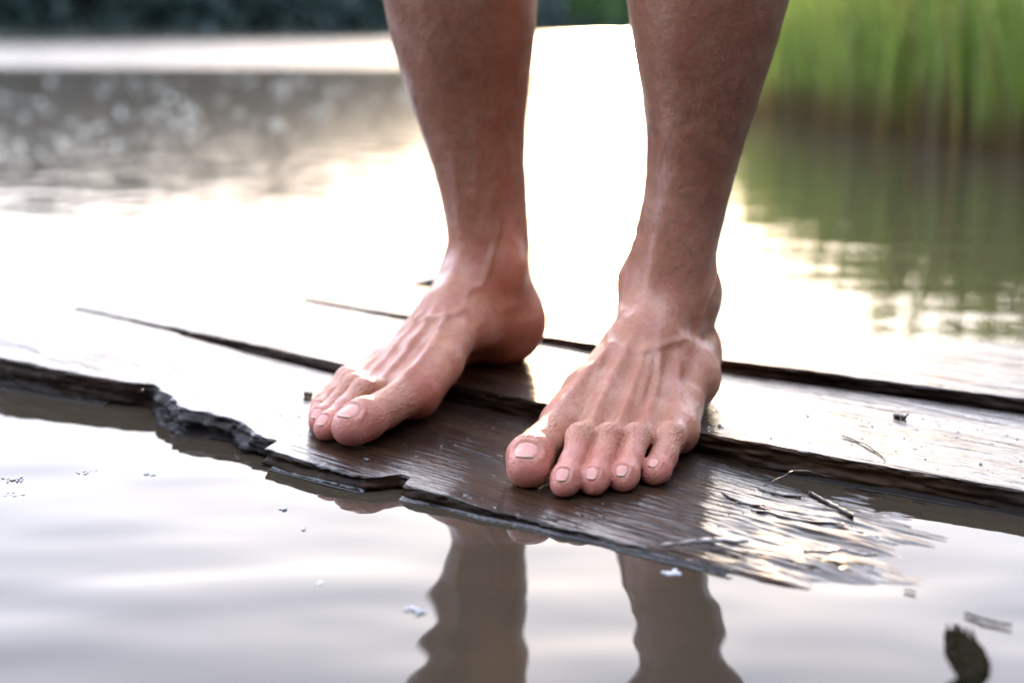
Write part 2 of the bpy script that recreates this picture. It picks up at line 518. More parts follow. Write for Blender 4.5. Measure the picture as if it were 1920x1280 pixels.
for o in jet_parts:
    o.parent = jetty
    o.matrix_parent_inverse = __import__('mathutils').Matrix.Translation(-jetty.location)

#@LEGS
# ------------------------------------------------------------------ signed-distance modelling of the legs
def cone(P, a, b, ra, rb):
    a = np.array(a, np.float32); b = np.array(b, np.float32)
    ab = b - a
    pa = P - a
    t = np.clip(pa @ ab / float(ab @ ab), 0, 1)
    d = pa - t[:, None] * ab
    return np.sqrt((d * d).sum(1)) - (ra + (rb - ra) * t)
def ellip(P, c, r, rz=0.0):
    q = P - np.array(c, np.float32)
    if rz:
        cc, ss = math.cos(rz), math.sin(rz)
        q = np.stack([q[:, 0] * cc + q[:, 1] * ss, -q[:, 0] * ss + q[:, 1] * cc, q[:, 2]], 1)
    r = np.array(r, np.float32)
    k0 = np.sqrt(((q / r) ** 2).sum(1)); k1 = np.sqrt(((q / (r * r)) ** 2).sum(1)) + 1e-9
    return k0 * (k0 - 1) / k1
def smin(a, b, k):
    h = np.clip(k - np.abs(a - b), 0, None) / k
    return np.minimum(a, b) - h * h * k * 0.25
def smax(a, b, k): return -smin(-a, -b, k)

def foot_sdf(P, leg, q, tilt):
    """P in foot-local metres: x lateral, y forward from the heel, z up."""
    if P[:, 2].min() > 0.135:
        return leg(P)
    mm = P * 1000.0
    f = ellip(mm, (0, 33, 27), (31, 34, 31))                       # heel
    f = smin(f, cone(mm, (0, 30, 34), (1, 24, 78), 23, 14), 14)     # achilles root
    f = smin(f, cone(mm, (2, 60, 64), (-1, 104, 50), 26, 20), 18)   # tarsus
    f = smin(f, cone(mm, (16, 45, 24), (24, 92, 22), 20, 18), 14)   # lateral column
    f = smin(f, cone(mm, (-7, 52, 34), (-12, 108, 40), 21, 16), 14)
    f = smin(f, ellip(mm, (31, 84, 20), (12, 18, 13)), 9)           # base of the fifth metatarsal
    mts = [((-8, 98, 46), (-24, 152, 30), (-28, 184, 20.5), 18, 15.0, 15.8),
           ((-4, 104, 51), (-8, 152, 33), (-9, 187, 20), 16.5, 12, 10.5),
           ((6, 102, 48), (6, 148, 30), (6, 182, 18.5), 16.5, 11.5, 10),
           ((15, 96, 41), (19, 140, 25), (20, 174, 16.5), 15.5, 11, 10),
           ((24, 86, 30), (30, 130, 19), (34.5, 160, 14.5), 16, 12, 12.5)]
    for a, b, c, ra, rb, rc in mts:
        f = smin(f, cone(mm, a, b, ra - 0.6, rb - 0.8), 5)
        f = smin(f, cone(mm, b, c, rb, rc), 6)
    f = smin(f, cone(mm, (-22, 178, 14), (30, 158, 13), 14, 12), 8)   # ball of the foot
    f = smin(f, cone(mm, (20, 60, 13), (27, 158, 12), 14, 12), 8)
    # shank
    f = smin(f, leg(P) * 1000.0, 14)
    f = smin(f, ellip(mm, (q['lm'][0], q['lm'][1], q['lm'][2]), (13, 14, 17)), 12)   # lateral malleolus
    f = smin(f, ellip(mm, (q['mm'][0], q['mm'][1], q['mm'][2]), (13, 16, 16)), 12)   # medial malleolus
    toes = None
    for pts in q['toes']:
        t = None
        for (a, ra), (b, rb) in zip(pts[:-1], pts[1:]):
            d = cone(mm, a, b, ra, rb)
            t = d if t is None else smin(t, d, 3.5)
        toes = t if toes is None else smin(toes, t, 0.5)
    f = smin(f, toes, 5.0)
    # sole flattened against the plank, arch hollowed
    f = smax(f, ellip(mm, (-46, 108, -2), (34, 46, 24)) * -1.0, 12)
    pl = -(mm[:, 2] - tilt(mm[:, 0], mm[:, 1]))
    f = smax(f, pl, 5)
    return f / 1000.0

def surface_net(fn, xs, ys, zs, C=8):
    """dual contouring without the QEF: one vertex per crossed cell, evaluated only in blocks near the surface"""
    def pad(a):
        n = (len(a) - 1 + C - 1) // C * C + 1
        return np.concatenate([a, a[-1] + (a[-1] - a[-2]) * np.arange(1, n - len(a) + 1)])
    xs, ys, zs = pad(xs), pad(ys), pad(zs)
    nx, ny, nz = len(xs) - 1, len(ys) - 1, len(zs) - 1
    bi = [np.arange(0, n, C) for n in (nx, ny, nz)]
    ctr = [(a[b] + a[b + C]) / 2 for a, b in zip((xs, ys, zs), bi)]
    hal = [(a[b + C] - a[b]) / 2 for a, b in zip((xs, ys, zs), bi)]
    G = np.stack(np.meshgrid(*ctr, indexing='ij'), -1).reshape(-1, 3)
    HL = np.stack(np.meshgrid(*hal, indexing='ij'), -1).reshape(-1, 3)
    B0 = np.stack(np.meshgrid(*bi, indexing='ij'), -1).reshape(-1, 3)
    d = fn(G.astype(np.float32))
    act = B0[np.abs(d) < np.linalg.norm(HL, axis=1) * 1.12 + 0.0035]
    act = act[np.argsort(act[:, 2], kind='stable')]
    o = np.arange(C + 1)
    keys, poss, ek = [], [], []
    def key(i, j, k): return (i.astype(np.int64) + 1) * ((ny + 2) * (nz + 2)) + (j + 1) * (nz + 2) + (k + 1)
    for s0 in range(0, len(act), 160):
        A = act[s0:s0 + 160]
        X = xs[A[:, 0, None] + o]; Y = ys[A[:, 1, None] + o]; Z = zs[A[:, 2, None] + o]
        sh = (len(A), C + 1, C + 1, C + 1)
        gx = np.broadcast_to(X[:, :, None, None], sh); gy = np.broadcast_to(Y[:, None, :, None], sh); gz = np.broadcast_to(Z[:, None, None, :], sh)
        D = fn(np.stack([gx.ravel(), gy.ravel(), gz.ravel()], 1).astype(np.float32)).reshape(sh)
        S = D < 0
        ins = S[:, :-1, :-1, :-1].astype(np.int8)
        tot = sum(S[:, a:a + C, b:b + C, c:c + C].astype(np.int8) for a in (0, 1) for b in (0, 1) for c in (0, 1))
        I = np.argwhere((tot > 0) & (tot < 8))
        if len(I) == 0: continue
        n_, i_, j_, k_ = I.T
        cnt = np.zeros(len(I)); acc = np.zeros((len(I), 3))
        for ax in range(3):
            oth = [a for a in range(3) if a != ax]
            for o1 in (0, 1):
                for o2 in (0, 1):
                    off = [0, 0, 0]; off[oth[0]] = o1; off[oth[1]] = o2
                    p0 = (n_, i_ + off[0], j_ + off[1], k_ + off[2])
                    off[ax] = 1
                    p1 = (n_, i_ + off[0], j_ + off[1], k_ + off[2])
                    a_, b_ = D[p0], D[p1]
                    m = (a_ < 0) != (b_ < 0)
                    t = np.where(m, a_ / np.where(m, a_ - b_, 1.0), 0)
                    for c, g in enumerate((gx, gy, gz)):
                        acc[:, c] += np.where(m, g[p0] + t * (g[p1] - g[p0]), 0)
                    cnt += m
        poss.append(acc / cnt[:, None])
        keys.append(key(i_ + A[n_, 0], j_ + A[n_, 1], k_ + A[n_, 2]))
        for ax in range(3):
            s1 = [slice(0, C)] * 3; s1[ax] = slice(1, C + 1)
            a_, b_ = S[:, :C, :C, :C], S[(slice(None), *s1)]
            E = np.argwhere(a_ != b_)
            if len(E):
                ek.append((ax, E[:, 1:] + A[E[:, 0]], a_[tuple(E.T)]))
    K = np.concatenate(keys); Pp = np.concatenate(poss)
    order = np.argsort(K); K = K[order]; Pp = Pp[order]
    F = []
    for ax, E, sg in ek:
        o1, o2 = [(1, 2), (2, 0), (0, 1)][ax]
        quad = []
        for a, b in ((0, 0), (1, 0), (1, 1), (0, 1)):
            e = E.copy(); e[:, o1] -= a; e[:, o2] -= b
            kk = key(e[:, 0], e[:, 1], e[:, 2])
            ix = np.clip(np.searchsorted(K, kk), 0, len(K) - 1)
            quad.append(np.where(K[ix] == kk, ix, -1))
        q = np.stack(quad, 1)
        q[~sg] = q[~sg][:, ::-1]
        F.append(q[(q >= 0).all(1)])
    return Pp, np.concatenate(F)

def leg_fn(st, lf):
    """st: stations (z, cx, cy, rx, ry) in foot-local metres; elliptical shank with a calf and a shin edge."""
    z, cx, cy, rx, ry = [np.array(c, float) for c in zip(*st)]
    zs = np.linspace(z[0], z[-1], 400)
    T = [pchip(z, c, zs) for c in (cx, cy, rx, ry)]
    ztop, zbot = z[-1], z[0]
    def fn(P):
        zz = np.clip(P[:, 2], zbot, ztop)
        c = [np.interp(zz, zs, t_) for t_ in T]
        X = P[:, 0] - c[0]; Y = P[:, 1] - c[1]
        a = np.arctan2(Y / c[3], X / c[2])
        # shin crest in front, soft calf behind
        mod = 1 + 0.035 * np.exp(-((a - 1.75) / 0.30) ** 2) + 0.02 * np.cos(2 * (a + 0.5)) * sstep(.12, .3, zz)
        rx_, ry_ = c[2] * mod, c[3] * mod
        k0 = np.sqrt((X / rx_) ** 2 + (Y / ry_) ** 2); k1 = np.sqrt((X / rx_ ** 2) ** 2 + (Y / ry_ ** 2) ** 2) + 1e-9
        d = k0 * (k0 - 1) / k1
        over = np.maximum(P[:, 2] - ztop, zbot - P[:, 2])
        return np.where(over > 0, np.sqrt(np.maximum(d, 0) ** 2 + over ** 2) + np.minimum(d, 0) * 0, np.maximum(d, over)).astype(np.float32)
    return fn

TOES = [
    [((-28, 190, 20), 12.8), ((-31, 224, 17.0), 11.2), ((-30.5, 243, 15.5), 12.8), ((-28.5, 253, 12.5), 12.2)],
    [((-9, 196, 19), 8.8), ((-6.5, 226, 24.5), 8.0), ((-5, 246, 16.5), 7.0), ((-4.5, 260, 10.2), 8.2), ((-4.5, 264, 8.0), 7.6)],
    [((5.5, 191, 18), 8.4), ((8, 219, 24), 7.9), ((9, 238, 16), 6.9), ((9.5, 252, 9.8), 7.9), ((9.5, 256, 7.6), 7.2)],
    [((19, 184, 16), 8.4), ((21.5, 209, 23), 7.9), ((22.8, 228, 15.5), 6.9), ((23, 241, 9.6), 7.8), ((23, 245, 7.4), 7.0)],
    [((33, 166, 14), 10.2), ((36.8, 192, 20), 8.7), ((37.5, 211, 13), 7.5), ((36.5, 222, 9.2), 7.7), ((35.8, 226, 7.6), 7.2)],
]
# nails: centre (x, y), half width, half length, yaw, pitch down
NAILS = [(-28.5, 252, 7.6, 6.2, 0.05, 26), (-4.5, 261.5, 4.3, 3.9, 0.0, 52), (9.5, 253.5, 4.1, 3.7, 0.05, 52), (23, 242.5, 4.0, 3.5, 0.06, 52), (36, 223.5, 3.5, 2.9, -0.25, 48)]

def shift_toes(toes, nails, tips):
    T, N = [], []
    for pts, nl, (tx, ty) in zip(toes, nails, tips):
        (cx, cy, cz), r = pts[-1]
        dx, dy = tx - cx, ty - cy
        T.append([((p[0][0] + dx * w, p[0][1] + dy * w, p[0][2]), p[1]) for p, w in zip(pts, (0.3, 0.85, 1, 1, 1) if len(pts) == 5 else (0.2, 0.8, 1, 1))])
        N.append((nl[0] + dx, nl[1] + dy, *nl[2:]))
    return T, N

class Leg:
    def __init__(s, side, hb, yaw_deg, stations, q, flat):
        """side=+1: lateral is to the photo's right; yaw: forward direction measured from -Y towards -X"""
        a = R(yaw_deg)
        s.f = np.array([-math.sin(a), -math.cos(a)])
        lat = np.array([math.cos(a), -math.sin(a)])
        s.lat = lat * side
        s.side = side
        s.hb = np.array(hb)
        s.zt = flat
        def tilt(x, y):
            return np.zeros_like(x)
        st = []
        for (z, wx, wy, rx, ry) in stations:
            d = np.array([wx, wy]) - s.hb[:2]
            st.append((z, d @ s.lat, d @ s.f, rx, ry))
        leg = leg_fn(st, None)
        s.q = q
        s.fn = lambda P: foot_sdf(P, leg, q, tilt)
        h = 0.00105
        xs = np.arange(-0.09, 0.095, h); ys = np.arange(-0.055, 0.285, h)
        zz = [-.003]; dz = h
        while zz[-1] < stations[-1][0] + 0.01:
            if zz[-1] > 0.14: dz = min(dz * 1.03, 0.004)
            zz.append(zz[-1] + dz)
        s.P, s.F = surface_net(s.fn, xs, ys, np.array(zz))
    def normals(s):
        P, F = s.P, s.F
        n = np.cross(P[F[:, 2]] - P[F[:, 0]], P[F[:, 3]] - P[F[:, 1]])
        N = np.zeros_like(P)
        for k in range(4): np.add.at(N, F[:, k], n)
        return N / (np.linalg.norm(N, axis=1)[:, None] + 1e-12)
    def world(s, L):
        L = np.asarray(L)
        w = s.hb[None, :2] + L[:, 1:2] * s.f + L[:, 0:1] * s.lat
        # heel on the higher board, toes on the lower one
        drop = (s.hb[2] - s.zt) * sstep(0.045, 0.19, L[:, 1:2])
        return np.concatenate([w, L[:, 2:3] + s.hb[2] - drop], 1)
    def project(s, p, d):
        """march from p along direction d to the surface (local mm in, local m out); works on arrays"""
        p = np.atleast_2d(np.array(p, float)) / 1000; d = np.atleast_2d(np.array(d, float))
        d = d / np.linalg.norm(d, axis=1)[:, None]
        for _ in range(42):
            v = s.fn(p.astype(np.float32)).astype(float)
            p = p + d * v[:, None] * 0.85
        return p

def ridge_field(P, pts, w, taper):
    """gaussian ridge along a polyline, fading out at both ends"""
    best = np.zeros(len(P)); n = len(pts) - 1
    for i, (a, b) in enumerate(zip(pts[:-1], pts[1:])):
        ab = b - a; t = np.clip(((P - a) @ ab) / (ab @ ab + 1e-12), 0, 1)
        d = np.linalg.norm(P - a - t[:, None] * ab, axis=1)
        f = (i + t) / n
        tp = sstep(0, taper, f) * sstep(1, 1 - taper, f)
        best = np.maximum(best, np.exp(-(d / w) ** 2) * tp)
    return best

def dress(L, lines):
    """tendons, veins, creases raised on the surface; colour zones"""
    N = L.normals()
    P = L.P
    disp = np.zeros(len(P)); vein = np.zeros(len(P))
    for pts, h, w, kind in lines:
        pr = []
        pts = np.array(pts, float)
        n = max(2, len(pts) * 5)
        tt = np.linspace(0, len(pts) - 1, n)
        dense = np.stack([pchip(np.arange(len(pts)), pts[:, c], tt) for c in range(6)], 1) if pts.shape[1] == 6 else None
        pr = L.project(dense[:, :3], dense[:, 3:])
        lo, hi = pr.min(0) - 0.012, pr.max(0) + 0.012
        m = ((P > lo) & (P < hi)).all(1)
        idx = np.where(m)[0]
        g = ridge_field(P[idx], pr, w / 1000, 0.35 if kind == 't' else 0.12)
        disp[idx] += h / 1000 * g
        if kind == 'vein': vein[idx] = np.maximum(vein[idx], g * 0.22)
    # nail beds
    for (cx, cy, hw, hl, yaw, pit) in L.q['nails']:
        fr = nail_frame(L, cx, cy, yaw, pit)
        rel = (P - fr[0]) * 1000
        a, b, c = rel @ fr[1], rel @ fr[2], rel @ fr[3]
        m = (np.abs(c) < 6)
        e = np.sqrt((a / hw) ** 2 + (b / hl) ** 2 + 1e-9) if False else (np.abs(a / hw) ** 3 + np.abs(b / hl) ** 3) ** (1 / 3)
        fold = np.exp(-((e - 1.22) / 0.16) ** 2) * sstep(0.9, 0.2, b / hl)
        inside = sstep(1.08, 0.92, e)
        disp += np.where(m, 0.00060 * fold * (hw / 5) ** .5 - 0.00040 * inside, 0)
    # soft lumps
    lum = fbm(P[:, 0] * 70, P[:, 1] * 70, P[:, 2] * 70, 91, 2)
    disp += 0.00028 * lum
    L.P = P + N * disp[:, None]
    # zones
    x, y, z = (P * 1000).T
    red = 0.75 * sstep(222, 246, y + 0.45 * np.abs(x - 0) * (x > 0)) * sstep(40, 10, z)
    red = np.maximum(red, 0.7 * sstep(26, 4, y) * sstep(45, 15, z))
    red = np.maximum(red, 0.55 * np.exp(-((x + 40) ** 2 / 220 + (y - 186) ** 2 / 350 + (z - 20) ** 2 / 300)))
    red = np.maximum(red, 0.45 * sstep(12, 3, z))
    wr = sstep(186, 215, y + 0.28 * np.maximum(x, 0)) * sstep(262, 236, y + 0.45 * np.maximum(x, 0)) * sstep(4, 18, z)
    wr = np.maximum(wr, 0.10 + 0.16 * sstep(80, 140, y) + 0.10 * sstep(215, 240, y))
    tan = np.clip(vein + 0.55 * sstep(60, 150, z) * (1 + 0.0 * z), 0, 0.6)
    L.zones = np.stack([red, wr, tan], 1)

def nail_frame(L, cx, cy, yaw, pit):
    p = R(pit)
    up = np.array([0, math.sin(p), math.cos(p)])
    fw = np.array([0, math.cos(p), -math.sin(p)])
    sd_ = np.array([1.0, 0, 0])
    c, s_ = math.cos(yaw), math.sin(yaw)
    fw2 = fw * c + sd_ * s_; sd2 = sd_ * c - fw * s_
    z0 = 14.0 if cx < -20 else 10.0
    start = np.array([cx, cy, z0]) + up * 25
    o = L.project(start, -up)[0]
    return o, sd2, fw2, up

def make_nails(L, parent):
    objs = []
    for i, (cx, cy, hw, hl, yaw, pit) in enumerate(L.q['nails']):
        o, sx, fy, up = nail_frame(L, cx, cy, yaw, pit)
        n = 17
        us = np.linspace(-1, 1, n)
        vv_, uu_ = [g.ravel() for g in np.meshgrid(us, us, indexing='ij')]
        # squircle plate laid on the toe
        uu = uu_ * np.sqrt(1 - 0.42 * vv_ ** 2)
        vv = vv_ * np.sqrt(1 - 0.52 * uu_ ** 2)
        q = o * 1000 + sx * (uu * hw)[:, None] + fy * (vv * hl)[:, None] + up * 8
        r = L.project(q, np.broadcast_to(-up, q.shape))
        # the plate is stiffer than the pulp: keep its height smooth
        hgt = (r - o) @ up
        edge = np.maximum(np.abs(uu_), -vv_) + 0.16 * (np.abs(uu_) * np.abs(vv_)) ** 2
        fr_ = np.clip((vv_ - 0.7) / 0.3, 0, 1)
        r = r + up * (0.00015 + 0.00045 * fr_ - 0.0010 * np.clip(edge - 0.78, 0, 1) / 0.22)[:, None] + fy * (0.0004 * fr_)[:, None]
        V = np.concatenate([r, r - up * 0.00045])
        UV = np.stack([np.tile(uu_, 2), np.tile((vv_ + 1) / 2, 2), np.zeros(2 * n * n)], 1)
        F = []
        for a in range(n - 1):
            for b in range(n - 1):
                i0 = a * n + b
                F.append((i0, i0 + 1, i0 + n + 1, i0 + n))
                j0 = n * n + i0
                F.append((j0 + n, j0 + n + 1, j0 + 1, j0))
        rim = [(0, k) for k in range(n)] + [(k, n - 1) for k in range(1, n)] + [(n - 1, k) for k in range(n - 2, -1, -1)] + [(k, 0) for k in range(n - 2, 0, -1)]
        for a, b in zip(rim, rim[1:] + rim[:1]):
            i0, i1 = a[0] * n + a[1], b[0] * n + b[1]
            F.append((i1, i0, i0 + n * n, i1 + n * n))
        W = L.world(np.array(V))
        if L.side < 0: F = [f[::-1] for f in F]
        ob = mesh_obj('toenail', W, F, M_NAIL, parent)
        at = ob.data.attributes.new('nuv', 'FLOAT_VECTOR', 'POINT')
        at.data.foreach_set('vector', np.array(UV, np.float32).ravel())
        objs.append(ob)
    return objs

# stations of each shank: z (above the foot's own sole), world x, y, lateral radius, fore-aft radius
LEG_R = [(0.050, 0.0985, 1.003, .026, .034), (0.085, 0.103, 1.004, .0275, .036), (0.12, 0.1105, 1.008, .0270, .037), (0.15, 0.1165, 1.012, .0285, .039),
         (0.19, 0.121, 1.014, .0360, .045), (0.24, 0.1235, 1.016, .0475, .054), (0.29, 0.126, 1.02, .055, .060), (0.35, 0.127, 1.02, .055, .060),
         (0.43, 0.128, 1.01, .050, .055), (0.49, 0.13, 1.0, .055, .060), (0.61, 0.13, 1.02, .070, .075)]
LEG_L = [(0.050, -0.020, 1.082, .025, .033), (0.085, -0.0165, 1.086, .0255, .034), (0.12, -0.0195, 1.088, .0270, .036), (0.15, -0.0240, 1.090, .0305, .039),
         (0.19, -0.0300, 1.092, .0400, .045), (0.24, -0.0340, 1.092, .0500, .054), (0.29, -0.037, 1.092, .055, .060), (0.35, -0.04, 1.09, .055, .060),
         (0.43, -0.045, 1.08, .050, .055), (0.49, -0.05, 1.07, .055, .060), (0.61, -0.045, 1.09, .070, .075)]

D = (0, 0, -1)
def top(pts): return [(*p, 0, 0, -1) for p in pts]
LINES = [
    (top([(-8, 112, 110), (-18, 140, 80), (-25, 168, 70), (-29, 196, 60), (-30, 228, 50)]), 2.3, 3.8, 't'),
    (top([(-2, 112, 120), (-5, 138, 90), (-8, 165, 70), (-9, 190, 60), (-8, 214, 60)]), 2.0, 3.3, 't'),
    (top([(4, 112, 120), (6, 135, 90), (6, 162, 70), (6, 184, 60), (7, 205, 60)]), 1.9, 3.1, 't'),
    (top([(10, 108, 120), (15, 130, 80), (18, 152, 60), (19, 174, 60), (20, 194, 60)]), 1.8, 3.0, 't'),
    (top([(18, 102, 110), (25, 122, 80), (30, 142, 60), (34, 162, 60)]), 1.5, 3.2, 't'),
    (top([(2, 80, 120), (-1, 100, 120), (-5, 120, 120)]), 1.6, 5.0, 't'),
    (top([(-22, 112, 100), (-16, 128, 90), (-2, 136, 90), (10, 128, 90), (20, 112, 80), (27, 96, 80)]), 1.35, 2.6, 'vein'),
    (top([(-16, 128, 90), (-17, 150, 90), (-15, 172, 80)]), 1.0, 2.2, 'vein'),
    (top([(10, 128, 90), (12, 150, 80), (13, 172, 80)]), 1.0, 2.2, 'vein'),
    ([(-22, 112, 100, 0, 0, -1), (-40, 92, 75, 1, 0, -0.4), (-45, 76, 88, 1, 0, 0), (-45, 70, 108, 1, 0, 0), (-45, 74, 135, 1, 0, 0)], 1.3, 2.6, 'vein'),
    ([(70, 44, 95, -1, 0, 0), (70, 52, 80, -1, 0, 0), (60, 70, 62, -1, 0, 0), (55, 86, 60, -1, 0, -1)], 0.7, 1.8, 'vein'),
    ([(-6, 150, 105, 0, -1, 0), (-10, 150, 140, 0, -1, 0), (-10, 150, 190, 0, -1, 0)], 1.0, 4.5, 't'),
]
Q = dict(lm=(23, 46, 66), mm=(-16, 58, 76), toes=TOES, nails=NAILS)
TL, NL = shift_toes(TOES, NAILS, [(-28.5, 253), (-8, 251), (6, 239), (18, 224), (27, 210)])
QL = dict(lm=(18, 46, 66), mm=(-18, 58, 72), toes=TL, nails=NL)
legR = Leg(+1, (0.117, 1.060, 0.0160), 18.7, LEG_R, Q, 0.0036)
legL = Leg(-1, (0.0092, 1.131, 0.0185), 30.5, LEG_L, QL, 0.0088)
for L in (legR, legL): dress(L, LINES)

def seat(L):
    """let each foot follow the slope of the boards it stands on"""
    W = L.world(L.P)
    return W
person = empty('person', (0.05, 1.05, 0.01))
tag(person, 'bare wet legs and feet of a person standing on the planks', 'person')
VR, VL = seat(legR), seat(legL)
FR, FL = legR.F, legL.F[:, ::-1]
# local frame is mirrored on one side; make both windings face outward
body = mesh_obj('legs', np.concatenate([VR, VL]), np.concatenate([FR, FL + len(VR)]), M_SKIN)
me = body.data
a = me.attributes.new('loc', 'FLOAT_VECTOR', 'POINT')
a.data.foreach_set('vector', np.concatenate([legR.P, legL.P + np.array([0.5, 0, 0])]).astype(np.float32).ravel())
a = me.attributes.new('zones', 'FLOAT_VECTOR', 'POINT')
a.data.foreach_set('vector', np.concatenate([legR.zones, legL.zones]).astype(np.float32).ravel())
body.parent = person
import mathutils
body.matrix_parent_inverse = mathutils.Matrix.Translation(-person.location)
for L in (legR, legL):
    for o in make_nails(L, person):
        o.matrix_parent_inverse = mathutils.Matrix.Translation(-person.location)
print('verts', len(me.vertices), 'faces', len(me.polygons))
#@END

# ------------------------------------------------------------------ far shore and its trees
SHORE = [(-60, -40), (-34, 8), (-26, 30), (-19, 52), (-12, 88), (-6, 128), (6, 210), (24, 300), (70, 380), (160, 420), (420, 430)]
def shore_strip():
    P = np.array(SHORE, float)
    T = np.gradient(P, axis=0); T /= np.linalg.norm(T, axis=1)[:, None]
    Nn = np.stack([-T[:, 1], T[:, 0]], 1)
    prof = [(-1.0, -1.2), (0, -0.05), (0.6, 0.25), (6, 0.9), (25, 2.5), (120, 9.0), (500, 22.0)]
    V, n, m = [], len(P), len(prof)
    for p, nn in zip(P, Nn):
        for o, z in prof:
            V.append((p[0] + nn[0] * o, p[1] + nn[1] * o, z))
    return mesh_obj('far_bank', V, grid_faces(n, m)[:, ::-1], m_simple('bank_earth', (0.022, 0.030, 0.016), (0.045, 0.045, 0.028), 0.4, 0.9))
tag(shore_strip(), 'wooded far bank of the lake', kind='structure')

def leaf_cloud(n, fn, size, rg):
    """n leaf clumps as bent quads spread by fn -> centres"""
    Cc = fn(n)
    a = rg.normal(size=(n, 3)); a /= np.linalg.norm(a, axis=1)[:, None]
    b = np.cross(a, rg.normal(size=(n, 3))); b /= np.linalg.norm(b, axis=1)[:, None]
    sz = size * rg.uniform(0.5, 1.3, (n, 1))
    a, b = a * sz, b * sz * 0.6
    V = np.stack([Cc - a, Cc + b, Cc + a, Cc - b], 1).reshape(-1, 3)
    return V, np.arange(4 * n).reshape(-1, 4)
M_LEAF = m_simple('hazy_dark_leaves', (0.012, 0.030, 0.030), (0.026, 0.055, 0.045), 0.5, 0.7, 0, 0.15)  # bluish tint of distant haze put into the leaf colour
M_LEAF2 = m_simple('lit_tint_leaves', (0.035, 0.085, 0.02), (0.07, 0.14, 0.03), 0.5, 0.7, 0, 0.35)  # lit version of the foliage, brightness put into the green
M_TRUNK = m_simple('trunk_bark', (0.03, 0.022, 0.015), (0.06, 0.045, 0.03), 3, 0.9)
def tree_mesh(seed, h, kind):
    rg = np.random.default_rng(seed)
    lobes = [(rg.normal(0, .16 * h, 2), rg.uniform(.22, .85) * h, rg.uniform(.13, .22) * h) for _ in range(11)]
    lobes.append((np.zeros(2), .86 * h, .12 * h))
    def fn(n):
        k = rg.integers(0, len(lobes), n)
        d = rg.normal(size=(n, 3)); d /= np.linalg.norm(d, axis=1)[:, None]
        r = rg.uniform(.55, 1.05, (n, 1))
        return np.array([[lobes[i][0][0], lobes[i][0][1], lobes[i][1]] for i in k]) + d * r * np.array([[lobes[i][2]] for i in k])
    V, F = leaf_cloud(3400, fn, 0.034 * h, rg)
    # tapered trunk with limbs
    tv, tf = [], []
    def limb(p0, p1, r0, r1):
        p0, p1 = np.array(p0, float), np.array(p1, float)
        d = p1 - p0; u = np.cross(d, [0.3, 1, .2]); u /= np.linalg.norm(u); w = np.cross(d, u); w /= np.linalg.norm(w)
        b = len(tv)
        for p, r in ((p0, r0), ((p0 + p1) / 2 + rg.normal(0, .01 * h, 3), (r0 + r1) / 2), (p1, r1)):
            for k in range(7):
                an = 2 * math.pi * k / 7
                tv.append(p + r * (math.cos(an) * u + math.sin(an) * w))
        for q in range(2):
            for k in range(7):
                tf.append((b + q * 7 + k, b + q * 7 + (k + 1) % 7, b + (q + 1) * 7 + (k + 1) % 7, b + (q + 1) * 7 + k))
    limb((0, 0, -.3), (0.01 * h, 0, .55 * h), .028 * h, .016 * h)
    limb((0.01 * h, 0, .55 * h), (0, .02 * h, .85 * h), .016 * h, .005 * h)
    for (c, z, r) in lobes[:7]:
        limb((0.005 * h, 0, max(.12 * h, z - .2 * h)), (c[0], c[1], z), .011 * h, .004 * h)
    return (V, F), (tv, tf)
PROTO = []
for k in range(4):
    (V, F), (tv, tf) = tree_mesh(50 + k, 7.0, k)
    PROTO.append((V, F, tv, tf))
tree_src = {}
def place_tree(k, x, y, s, rz, lit, lab=None, grp=None):
    key = (k, lit)
    if key not in tree_src:
        V, F, tv, tf = PROTO[k]
        t = empty('broadleaf_tree')
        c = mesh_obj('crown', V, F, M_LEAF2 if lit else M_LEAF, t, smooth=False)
        b = mesh_obj('trunk', tv, tf, M_TRUNK, t)
        tree_src[key] = t
    else:
        src = tree_src[key]
        t = src.copy(); COL.objects.link(t)
        for ch in src.children:
            c = ch.copy(); COL.objects.link(c); c.parent = t
    t.location = (x, y, 0.35); t.rotation_euler = (0, 0, rz); t.scale = (s, s, s)
    if lab: tag(t, lab, 'tree', grp)
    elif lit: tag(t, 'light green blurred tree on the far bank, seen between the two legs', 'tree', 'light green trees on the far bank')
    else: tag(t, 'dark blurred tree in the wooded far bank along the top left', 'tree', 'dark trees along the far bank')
seg = np.array(SHORE, float)
dist = np.concatenate([[0], np.cumsum(np.linalg.norm(np.diff(seg, axis=0), axis=1))])
rg = np.random.default_rng(5)
sp = 55.0
while sp < dist[-1] - 60:
    q = np.array([np.interp(sp, dist, seg[:, 0]), np.interp(sp, dist, seg[:, 1])])
    q2 = np.array([np.interp(sp + 1, dist, seg[:, 0]), np.interp(sp + 1, dist, seg[:, 1])])
    tdir = (q2 - q) / np.linalg.norm(q2 - q); nn = np.array([-tdir[1], tdir[0]])
    dcam = np.linalg.norm(q)
    for row in (1.6, 5.5):
        p = q + nn * (row + rg.uniform(-.6, 1.2)) * (1 if dcam < 150 else 1.6) + tdir * rg.uniform(-1, 1)
        s = rg.uniform(0.88, 1.08) * float(np.interp(dcam, [40, 60, 90, 130, 250], [4.8, 5.8, 9.2, 11.4, 12.5])) / 7.0 * (1 + (row > 3) * .06)
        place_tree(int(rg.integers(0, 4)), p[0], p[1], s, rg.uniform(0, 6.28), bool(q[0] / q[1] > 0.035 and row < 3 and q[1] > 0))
    sp += 3.0 if dcam < 110 else (4.5 if dcam < 200 else 8.0)
